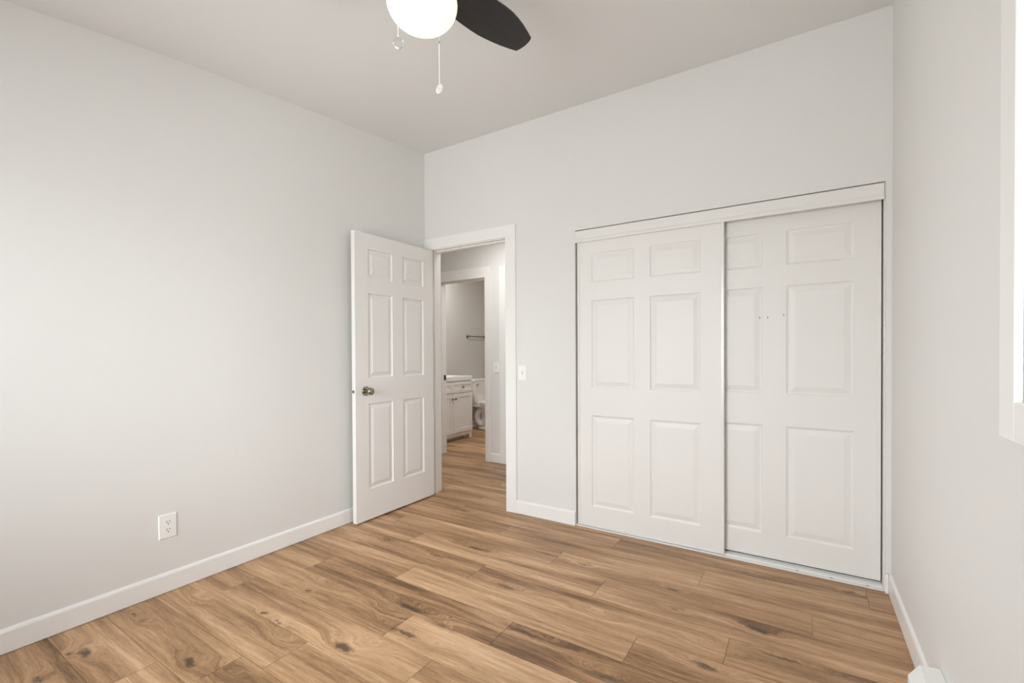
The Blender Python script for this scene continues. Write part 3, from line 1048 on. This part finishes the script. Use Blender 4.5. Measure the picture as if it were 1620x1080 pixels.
# ------------------------------------------------------------------ bathroom vanity
VX, VY0, VY1 = -3.945, 4.285, 5.142
van = empty('vanity_cabinet', (VX, VY0, 0.0), (0, 0, PI / 2))   # local x along the front, local -y towards the viewer side
tag(van, 'white shaker vanity cabinet with dark knobs in the bathroom', 'cabinet')
VW = VY1 - VY0
bm = boxes((0, VW, 0.002, 0.485, 0.100, 0.808), (0, 0.05, 0.002, 0.05, 0.002, 0.100), (VW - 0.05, VW, 0.002, 0.05, 0.002, 0.100), (0, 0.05, 0.435, 0.485, 0.002, 0.100), (VW - 0.05, VW, 0.435, 0.485, 0.002, 0.100),
           (0.05, VW - 0.05, 0.002, 0.020, 0.057, 0.100))
link('carcass', bm, M_CAB, van, bevel=0.001)
link('kick_board', boxes((0.05, VW - 0.05, 0.10, 0.112, 0.002, 0.100)), M_CAB, van)
SH = [(0, 0), (0.0015, 0.007), (0.004, 0.007)]


def shaker(name, x0, x1, z0, z1, stile, knob):
    wd, h = x1 - x0, z1 - z0
    o = link(name, panel_slab(wd, h, 0.018, [(stile, wd - stile)], [(stile, h - stile)], SH, both=False), M_CAB, van, loc=(x0, -0.0175, z0), bevel=0.001)
    bm = bmesh.new()
    lathe(bm, [(0.007, 0), (0.006, 0.012), (0.013, 0.018), (0.0165, 0.024), (0.014, 0.030), (0, 0.032)], 24, axis_matrix((knob[0] - x0, 0, knob[1] - z0), (0, -1, 0)))
    k = link('knob', bm, M_NICKEL, o, smooth=True)
    k['label'] = 'round dark nickel knob'
    return o


mid = VW / 2 - 0.075
mid = 0.240
xm = VW / 2
shaker('drawer', 0.006, xm - 0.002, 0.652, 0.796, 0.042, (xm / 2, 0.722))
shaker('drawer', xm + 0.002, VW - 0.006, 0.652, 0.796, 0.042, (xm * 1.5 - 0.02, 0.722))
shaker('door', 0.006, xm - 0.002, 0.112, 0.640, 0.052, (xm - 0.030, 0.572))
shaker('door', xm + 0.002, VW - 0.006, 0.112, 0.640, 0.052, (xm + 0.030, 0.572))
top = empty('vanity_sink_top', (VX, VY0, 0.812), (0, 0, PI / 2))
tag(top, 'glossy white sink top lying on the bathroom vanity', 'sink')
bm = bmesh.new()
rings = []
x0, x1, y0, y1 = -0.010, VW + 0.010, -0.020, 0.494
nseg = 40


def sup(cx_, cy_, a, b_, z, n=3.2):
    rr = []
    for k in range(nseg):
        t_ = 2 * PI * k / nseg
        c_, s_ = math.cos(t_), math.sin(t_)
        rr.append((cx_ + a * abs(c_) ** (2 / n) * (1 if c_ >= 0 else -1), cy_ + b_ * abs(s_) ** (2 / n) * (1 if s_ >= 0 else -1), z))
    return rr


cx_, cy_ = (x0 + x1) / 2, (y0 + y1) / 2
for a, b_, z, n in (((x1 - x0) / 2, (y1 - y0) / 2, 0.0, 30), ((x1 - x0) / 2, (y1 - y0) / 2, 0.052, 30), ((x1 - x0) / 2 - 0.004, (y1 - y0) / 2 - 0.004, 0.056, 30),
                    (0.245, 0.165, 0.056, 3.2), (0.235, 0.155, 0.050, 3.0), (0.20, 0.125, 0.006, 2.6), (0.17, 0.10, 0.003, 2.4)):
    rings.append([bm.verts.new(p) for p in sup(cx_, cy_ - (0.02 if n < 10 else 0), a, b_, z, n)])
for A, B in zip(rings, rings[1:]):
    for k in range(nseg):
        bm.faces.new((A[k], A[(k + 1) % nseg], B[(k + 1) % nseg], B[k]))
bm.faces.new(rings[-1])
bm.faces.new(rings[0][::-1])
link('basin_slab', bm, M_PORC, top, smooth=True)
bm = bmesh.new()
lathe(bm, [(0.024, 0.056), (0.022, 0.062), (0.014, 0.066), (0.013, 0.15), (0, 0.155)], 20, Matrix.Translation((cx_, y1 - 0.06, 0)))
tube(bm, [(cx_, y1 - 0.06, 0.13), (cx_, y1 - 0.10, 0.165), (cx_, y1 - 0.16, 0.165), (cx_, y1 - 0.185, 0.135)], 0.011, 12)
link('faucet', bm, M_CHROME, top, smooth=True)

# ------------------------------------------------------------------ toilet (tank on the left bathroom wall, bowl pointing right)
TY = 5.790
toi = empty('toilet', (-4.10, TY, 0.0))
tag(toi, 'white toilet beside the vanity in the bathroom', 'toilet')


def tloft(secs, seg=40, n=2.3):
    bm = bmesh.new()
    rings = []
    for z, cx, rx, ry in secs:
        r_ = []
        for k in range(seg):
            t_ = 2 * PI * k / seg
            c_, s_ = math.cos(t_), math.sin(t_)
            r_.append(bm.verts.new((cx + rx * abs(c_) ** (2 / n) * (1 if c_ >= 0 else -1), ry * abs(s_) ** (2 / n) * (1 if s_ >= 0 else -1), z)))
        rings.append(r_)
    for A, B in zip(rings, rings[1:]):
        for k in range(seg):
            bm.faces.new((A[k], A[(k + 1) % seg], B[(k + 1) % seg], B[k]))
    bm.faces.new(rings[0][::-1])
    bm.faces.new(rings[-1])
    return bm


ox = 4.10
bm = tloft([(0.002, 0.045, 0.245, 0.112), (0.035, 0.045, 0.245, 0.112), (0.050, 0.045, 0.232, 0.100), (0.12, 0.06, 0.20, 0.078), (0.20, 0.07, 0.20, 0.085), (0.27, 0.09, 0.225, 0.120), (0.33, 0.115, 0.265, 0.160), (0.375, 0.125, 0.285, 0.182), (0.395, 0.125, 0.285, 0.184)])
box(bm, -0.325, 0.02, -0.150, 0.150, 0.355, 0.425)
link('bowl', bm, M_PORC, toi, smooth=True, bevel=0.006)
bm = bmesh.new()
for s in (-1, 1):
    pts_ = [(-0.085 + 0.095 * math.cos(a), s * 0.062, 0.195 + 0.112 * math.sin(a)) for a in [2 * PI * k / 28 for k in range(29)]]
    tube(bm, pts_, 0.046, 14, cap=False)
bmesh.ops.remove_doubles(bm, verts=bm.verts[:], dist=1e-5)
link('trapway', bm, M_PORC, toi, smooth=True)
bm = tloft([(0.397, 0.125, 0.287, 0.186), (0.412, 0.125, 0.289, 0.188), (0.418, 0.125, 0.285, 0.184)])
link('seat', bm, M_PLASTIC, toi, smooth=True)
bm = tloft([(0.419, 0.120, 0.285, 0.184), (0.432, 0.120, 0.287, 0.186), (0.440, 0.120, 0.275, 0.174)])
link('seat_lid', bm, M_PLASTIC, toi, smooth=True)
bm = tloft([(0.427, -0.220, 0.090, 0.190), (0.445, -0.220, 0.098, 0.205), (0.60, -0.220, 0.106, 0.225), (0.742, -0.220, 0.110, 0.232)], 48, 9)
link('tank', bm, M_PORC, toi, smooth=True)
bm = tloft([(0.742, -0.220, 0.112, 0.238), (0.748, -0.220, 0.116, 0.244), (0.776, -0.220, 0.116, 0.244), (0.784, -0.220, 0.108, 0.236)], 48, 9)
link('tank_lid', bm, M_PORC, toi, smooth=True)
bm = bmesh.new()
lathe(bm, [(0.016, 0), (0.015, 0.008), (0.008, 0.010), (0.008, 0.020)], 18, axis_matrix((-0.111, -0.145, 0.706), (1, 0, 0)))
tube(bm, [(-0.094, -0.145, 0.706), (-0.090, -0.175, 0.702), (-0.088, -0.205, 0.696)], [0.008, 0.007, 0.009], 12)
fl = link('flush_lever', bm, M_CHROME, toi, smooth=True)
fl['label'] = 'chrome flush lever'
vlv = empty('supply_valve', (-4.44, 5.61, 0.16))
tag(vlv, 'small metal water valve on the wall behind the toilet', 'valve')
bm = bmesh.new()
lathe(bm, [(0.026, 0.0), (0.024, 0.005), (0.009, 0.007), (0.009, 0.05), (0.014, 0.05), (0.014, 0.075), (0, 0.075)], 18, axis_matrix((0, 0, 0), (1, 0, 0)))
link('valve_body', bm, M_CHROME, vlv, smooth=True)
bm = bmesh.new()
tube(bm, [(0.062, 0, 0.008), (0.064, 0.0, 0.08), (0.08, -0.01, 0.17), (0.10, -0.012, 0.22), (0.11, -0.012, 0.255)], 0.006, 10)
link('supply_hose', bm, M_CHROME, vlv, smooth=True)

# ------------------------------------------------------------------ towel bar
tb = empty('towel_bar', (-4.44, 5.682, 1.447))
tag(tb, 'dark chrome towel bar on the bathroom wall above the toilet', 'towel bar')
for yy in (0.0, 0.455):
    bm = bmesh.new()
    lathe(bm, [(0.025, 0), (0.025, 0.006), (0.012, 0.016), (0.010, 0.050), (0.014, 0.056), (0.014, 0.078), (0.010, 0.082), (0, 0.082)], 22, axis_matrix((0, yy, 0), (1, 0, 0)))
    link('post', bm, M_DKCHROME, tb, smooth=True)
bm = bmesh.new()
tube(bm, [(0.066, 0.0, 0), (0.066, 0.455, 0)], 0.0085, 14)
link('bar', bm, M_DKCHROME, tb, smooth=True)
